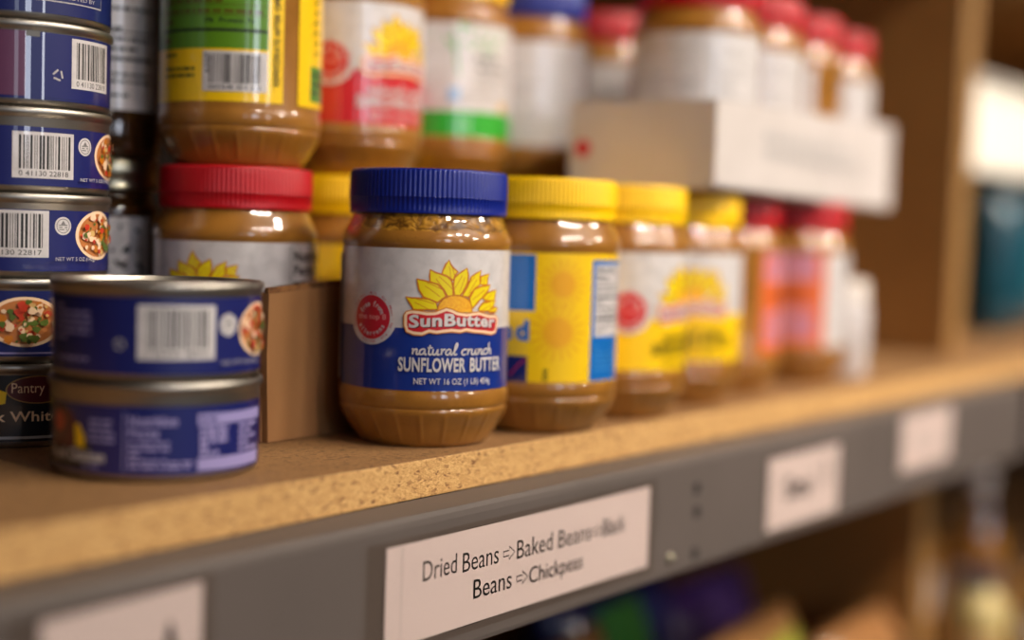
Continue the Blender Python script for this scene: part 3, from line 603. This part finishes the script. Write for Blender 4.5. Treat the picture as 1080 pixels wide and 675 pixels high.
# =================================================================== slim glass jars behind the cans
def slim(label, x, y, z, art):
    t = thing('glass_jar', label, 'jar', (x, y, z), front(x, y), 'slim jars behind the cans')
    bm = bmesh.new(); lathe(bm, [(r*1.12, z) for r, z in [(0, .002), (.016, .002), (.0185, 0), (.0215, .0012), (.0225, .004), (.0225, .02), (.0222, .021), (.0222, .1035), (.0225, .1045), (.0222, .107), (.0210, .1095), (.0195, .1108), (.0188, .1115), (.0196, .1125), (.0188, .1138), (.0188, .120), (0, .120)]], 72); link('jar_body', bm, DARKGLASS, t)
    bm = bmesh.new(); lathe(bm, [(r*1.12, z) for r, z in [(.0192, .1172), (.0214, .1170), (.0217, .1178), (.0214, .1186), (.0211, .1192), (.0211, .1225), (.0214, .1230), (.0214, .1312), (.0208, .1322), (.0195, .1326), (.0185, .132), (0, .132)]], 72); link('lid', bm, GOLD, t)
    art.wrap('jar_label', 25.05, t, 2.0); return t
A = Art(); A.rect(-70, 22, 21, 103.0, 'white'); R = random.Random(3)
for i in range(40):
    a = R.uniform(0, 6.28); x, y = R.uniform(-24, 14), R.uniform(58, 102); d = R.uniform(3, 6)
    A.poly([(x, y), (x+d*.5*math.cos(a+.5), y+d*.5*math.sin(a+.5)), (x+d*math.cos(a), y+d*math.sin(a)), (x+d*.5*math.cos(a-.5), y+d*.5*math.sin(a-.5))], 'leaf')
A.text('herbs', 14, 17.5, 62, 78, 'ink', .02, rot=True)
slim('lower slim dark glass jar with silver lid and leafy white label', .4700, .6135, 0, A)
A = Art(); A.rect(-70, 24, 24, 93.5, 'white'); A.rect(-20, 22, 91, 92, 'ink'); A.lines(-18, 21, 47, 92, 9, 'ink', .38, 6); A.lines(-19, 22, 26, 47, 6, 'ink', .45, 2); A.rect(-20, 22, 62.5, 63.3, 'ink'); A.rect(-20, 22, 49, 49.8, 'ink')
slim('upper slim dark glass jar with nutrition label, standing on the silver lid', .4700, .6135, .1327, A)

# =================================================================== cardboard tray
t = thing('cardboard_tray', 'brown corrugated cardboard tray end standing between the front cans and blue lidded jar', 'box', (.444, .4788, 0), .0775)
def wavy(lo, hi): 
    bm = bmesh.new(); box(bm, lo, hi, 0, .0006); return bm
bm = bmesh.new(); prism(bm, [(.0135, .0005), (.1, 0), (.1, .0735), (.055, .0722), (.0125, .0695), (.0118, .04)], 0, .0035); link('front_panel', bm, CARD, t, smooth=False)
bm = bmesh.new(); prism(bm, [(.0125, .0696), (.055, .0723), (.1, .0736), (.1, .0765), (.056, .0752), (.013, .0722)], .0006, .0032); link('torn_rim', bm, mat('torn_cardboard', (140, 94, 52), rough=.9, noise=(200, (96, 60, 30), 3, .35, .55)), t, smooth=False)
link('side_panel', wavy((.0125, .0036, 0), (.0155, .108, .07)), CARD, t, smooth=False)
link('side_panel', wavy((.097, .0036, 0), (.1, .108, .0735)), CARD, t, smooth=False)
link('rear_panel', wavy((.0156, .105, 0), (.0969, .108, .07)), CARD, t, smooth=False)

# =================================================================== paper signs in sleeves on the rail
YS = .3809
def sign(label, x0, x1, z0, z1, tilt, draw, sl=(.012, .003), group=None):
    t = thing('shelf_sign', label, 'sign', (x0, YS, z0), 0, group); L_ = x1-x0; H = z1-z0
    bm = bmesh.new(); prism(bm, [(0, 0), (L_, tilt), (L_, H+tilt), (0, H)], -.0003, 0); link('paper', bm, PAPERSIGN, t, smooth=False)
    A = Art(); draw(A); A.flat('printed_text', t, (0, -.00034, 0))
    bm = bmesh.new(); prism(bm, [(-sl[0], -sl[1]), (L_+sl[0]*.4, -sl[1]+tilt), (L_+sl[0]*.4, H+sl[1]+tilt), (-sl[0], H+sl[1])], -.0012, -.0009); link('clear_sleeve', bm, SLEEVE, t, smooth=False)
    return t
def arrow(A, u, v, w, h):
    p = [(u, v+h*.3), (u+w*.5, v+h*.3), (u+w*.5, v), (u+w, v+h*.5), (u+w*.5, v+h), (u+w*.5, v+h*.7), (u, v+h*.7)]; A.ribbon(p, .6, 'ink', True)
def d2(A):                      # millimetres from the sign's lower left corner (x .430, z -.0716)
    X = lambda x: (x-.430)*1000; Z = lambda z: (z+.0716)*1000
    A.text('Dried', X(.4533), X(.4760), Z(-.0470), Z(-.0383), 'ink'); A.text('Beans', X(.4800), X(.5060), Z(-.0478), Z(-.0391), 'ink'); arrow(A, X(.5095), Z(-.0474), 8.5, 6)
    A.text('Baked', X(.5197), X(.5480), Z(-.0484), Z(-.0397), 'ink'); A.text('Beans', X(.5530), X(.5810), Z(-.0487), Z(-.0401), 'ink'); arrow(A, X(.5826), Z(-.0483), 8, 6)
    A.text('Black', X(.5915), X(.6120), Z(-.0490), Z(-.0402), 'ink')
    A.text('Beans', X(.4881), X(.5162), Z(-.0610), Z(-.0523), 'ink'); arrow(A, X(.5200), Z(-.0606), 8.5, 6); A.text('Chickpeas', X(.5297), X(.5742), Z(-.0640), Z(-.0538), 'ink')
    A.rect(9.5, 9.8, 1, 42, 'lgrey')
sign('paper sign reading Dried Beans, Baked Beans, Black Beans, Chickpeas on the grey rail', .430, .636, -.0716, -.0292, 0, d2)
def d1(A): A.text('A', 47, 57, 20, 37.5, 'ink', .03)
sign('white paper sign at the bottom left corner, cut by the frame', .267, .333, -.0740, -.0265, .0015, d1)
def d3(A):
    A.text('Sou', 24, 58, 16, 31, 'ink', .04); A.text('(', 64, 68, 17, 33, 'grey', .02); A.text('I', 80, 83, 19, 36, 'ink', .02); A.text('I', 10, 12, 20, 34, 'lgrey', .0); A.text(')', 93, 97, 20, 36, 'lgrey', .02)
sign('square paper sign with blurred lettering, second from the right on the rail', .7735, .875, -.0745, -.0305, 0, d3, (.003, .002))
def d4(A): A.lines(25, 85, 12, 30, 3, 'lgrey', .4, 4)
sign('small faded paper sign at the far right end of the grey rail', .984, 1.084, -.0635, -.0225, .001, d4, (.003, .002))

# =================================================================== next bay, beyond the post
RIB = bpy.data.materials.new('ribbed_white_card'); RIB.use_nodes = True; nt = RIB.node_tree; b = nt.nodes['Principled BSDF']; b.inputs['Roughness'].default_value = .6
tc = nt.nodes.new('ShaderNodeTexCoord'); wv = nt.nodes.new('ShaderNodeTexWave'); wv.bands_direction = 'Z'; wv.inputs['Scale'].default_value = 60; wv.inputs['Distortion'].default_value = 1
rr_ = nt.nodes.new('ShaderNodeValToRGB'); rr_.color_ramp.elements[0].color = lin((232, 222, 204)); rr_.color_ramp.elements[1].color = lin((252, 248, 238))
nt.links.new(tc.outputs['Object'], wv.inputs[0]); nt.links.new(wv.outputs[0], rr_.inputs[0]); nt.links.new(rr_.outputs[0], b.inputs['Base Color'])
t = thing('storage_box', 'ribbed white box at the right edge, on top of the dark carton', 'box', (1.572, .545, .186))
bm = bmesh.new(); box(bm, (0, 0, 0), (.30, .17, .098), 0, .006); link('box_body', bm, RIB, t, smooth=False)
bm = bmesh.new(); box(bm, (-.003, -.003, .0982), (.303, .173, .108), 0, .003); link('box_lid', bm, RIB, t, smooth=False)
t = thing('dark_carton', 'near black carton beneath the ribbed white box', 'box', (1.572, .60, 0))
bm = bmesh.new(); box(bm, (0, 0, 0), (.30, .16, .1858), 0, .002); link('carton_body', bm, mat('dark_green_card', (16, 26, 18), rough=.5), t, smooth=False)
bm = bmesh.new(); box(bm, (.05, -.0006, .03), (.25, -.0001, .14)); link('carton_label', bm, mat('deep_green_print', (18, 44, 26), rough=.5), t, smooth=False)

def pouch(name, label, cat, loc, size, rot, m, patches, puff=.5):
    t = thing(name, label, cat, loc, rot); w, d, h = size; bm = bmesh.new(); n = 14; R = random.Random(len(label))
    ph = [R.uniform(0, 6) for _ in range(6)]
    def P(i, j, s_):
        a, b_ = i/n*2-1, j/n*2-1; k = max(0, (1-abs(a)**3.2)*(1-abs(b_)**3.2))**.55
        wr = .06*(math.sin(7*a+ph[0]+3*b_)+math.sin(9*b_+ph[1]-4*a))*k
        return Vector((a*w/2*(1-.04*abs(b_)), s_*d/2*(k+wr*.5)*.95+s_*.0008, (b_+1)/2*h))
    g = {s_: [[bm.verts.new(P(i, j, s_)) for j in range(n+1)] for i in range(n+1)] for s_ in (-1, 1)}
    for s_ in (-1, 1):
        for i in range(n):
            for j in range(n):
                f = bm.faces.new((g[s_][i][j], g[s_][i+1][j], g[s_][i+1][j+1], g[s_][i][j+1]))
    edge = [(i, 0) for i in range(n)]+[(n, j) for j in range(n)]+[(i, n) for i in range(n, 0, -1)]+[(0, j) for j in range(n, 0, -1)]
    for (a, b_), (c, d_) in zip(edge, edge[1:]+edge[:1]): bm.faces.new((g[-1][a][b_], g[-1][c][d_], g[1][c][d_], g[1][a][b_]))
    bmesh.ops.recalc_face_normals(bm, faces=bm.faces); link('bag_body', bm, m, t)
    for nm, (i0, i1, j0, j1), mm in patches:
        bm = bmesh.new(); vv = [[bm.verts.new(P(i, j, -1)-Vector((0, .0008, 0))) for j in range(j0, j1+1)] for i in range(i0, i1+1)]
        for i in range(len(vv)-1):
            for j in range(len(vv[0])-1): bm.faces.new((vv[i][j], vv[i+1][j], vv[i+1][j+1], vv[i][j+1]))
        link(nm, bm, mm, t)
    return t
def pm(n, c, r=.3): return mat(n, c, rough=r, coat=.3, noise=(40, [int(v*.75) for v in c], 4, .3, .7))
pouch('teal_pouch', 'dark teal pouch standing at the right edge below the ribbed white box', 'pouch', (1.735, .545, .0), (.19, .075, .165), 0, pm('teal_foil', (18, 78, 96)), [('pouch_label', (4, 10, 4, 10), pm('pale_teal', (40, 110, 126)))])

# =================================================================== lower shelf
def bag(label, loc, size, rot, c, patches): return pouch('food_bag', label, 'bag', loc, size, rot, pm('film_%d_%d_%d' % tuple(c), c), [('bag_label', q, pm('print_%d_%d_%d' % tuple(cc), cc)) for q, cc in patches], .5)
ZL = -.36
bag('brown paper coloured bag at the left of the lower shelf, below the Dried Beans sign', (.74, .53, ZL), (.22, .09, .185), .15, (140, 98, 62), [((3, 10, 3, 9), (156, 112, 74))])
bag('navy and green bag on the lower shelf, behind the brown bag', (.93, .60, ZL), (.20, .09, .195), .1, (28, 36, 92), [((3, 8, 8, 13), (50, 110, 44))])
bag('tan bag with green and yellow print in the middle of the lower shelf', (.985, .50, ZL), (.19, .075, .165), .12, (170, 120, 72), [((6, 12, 8, 13), (170, 166, 60)), ((1, 8, 3, 7), (34, 36, 120))])
bag('dark purple bag standing deep on the lower shelf', (1.13, .63, ZL), (.20, .08, .15), .0, (64, 40, 100), [((3, 11, 3, 8), (96, 66, 60))])
bag('orange tan bag beside the lower timber post', (1.19, .50, ZL), (.17, .075, .125), .05, (176, 122, 74), [((4, 10, 3, 9), (186, 140, 98))])
def dressing(label, x, y, h, capc, fill, lab, clear=True):
    t = thing('plastic_bottle', label, 'bottle', (x, y, ZL), front(x, y), 'bottles on the lower shelf'); R_ = .03
    bm = bmesh.new(); P = [(0, .002), (.022, .002), (.027, 0), (R_, .004), (R_, h*.28), (R_*.93, h*.33), (R_*.93, h*.55), (R_, h*.6), (R_*.98, h*.68), (R_*.75, h*.78), (R_*.47, h*.86), (.0125, h*.88), (.0125, h*.93), (0, h*.93)]
    lathe(bm, P, 56); link('bottle_body', bm, CLEARP if clear else mat('milky_plastic', (206, 184, 120), rough=.3, coat=.5), t)
    if clear:
        bm = bmesh.new(); Q = [(max(r-.0016, 0), z+.0016) for r, z in P if z < h*.7]; Q.append((0, Q[-1][1])); lathe(bm, Q, 48); link('contents', bm, mat('dressing_%d' % fill[0], fill, rough=.2, coat=.3), t)
    bm = bmesh.new(); lathe(bm, [(.0128, h*.885), (.0152, h*.885), (.0152, h*.985), (.0142, h), (0, h)], 60, 0, lambda a, r, z: .0003*math.cos(28*a) if r > .0145 else 0); link('cap', bm, mat('cap_%d' % capc[0], capc, rough=.35), t)
    A = Art(); A.rect(-26, 26, h*340, h*540, lab); A.lines(-18, 18, h*380, h*500, 3, 'lgrey', .4, 3); A.wrap('bottle_label', R_*932, t, 2.5); return t
dressing('short bottle with navy cap and pale yellow body beside the lower post', 1.436, .466, .135, (18, 24, 62), (214, 176, 96), 'bread', False)
dressing('tall clear bottle with whitish cap behind the navy capped bottle', 1.458, .545, .225, (206, 196, 186), (206, 150, 72), 'white')
dressing('tall clear bottle at the right edge of the lower shelf', 1.522, .500, .228, (214, 200, 190), (196, 140, 60), 'white')
dressing('clear amber bottle at the very right edge, in front', 1.505, .415+.01, .16, (30, 26, 24), (190, 140, 64), 'white')
dressing('second tall clear bottle deep behind the tall pair', 1.55, .585, .225, (206, 196, 186), (198, 142, 66), 'white')
dressing('amber bottle with pale cap standing behind the short navy capped bottle', 1.500, .640, .215, (210, 190, 160), (198, 142, 60), 'bread')
dressing('amber bottle deepest on the lower shelf, at the right edge', 1.590, .660, .235, (210, 190, 160), (190, 136, 56), 'bread')
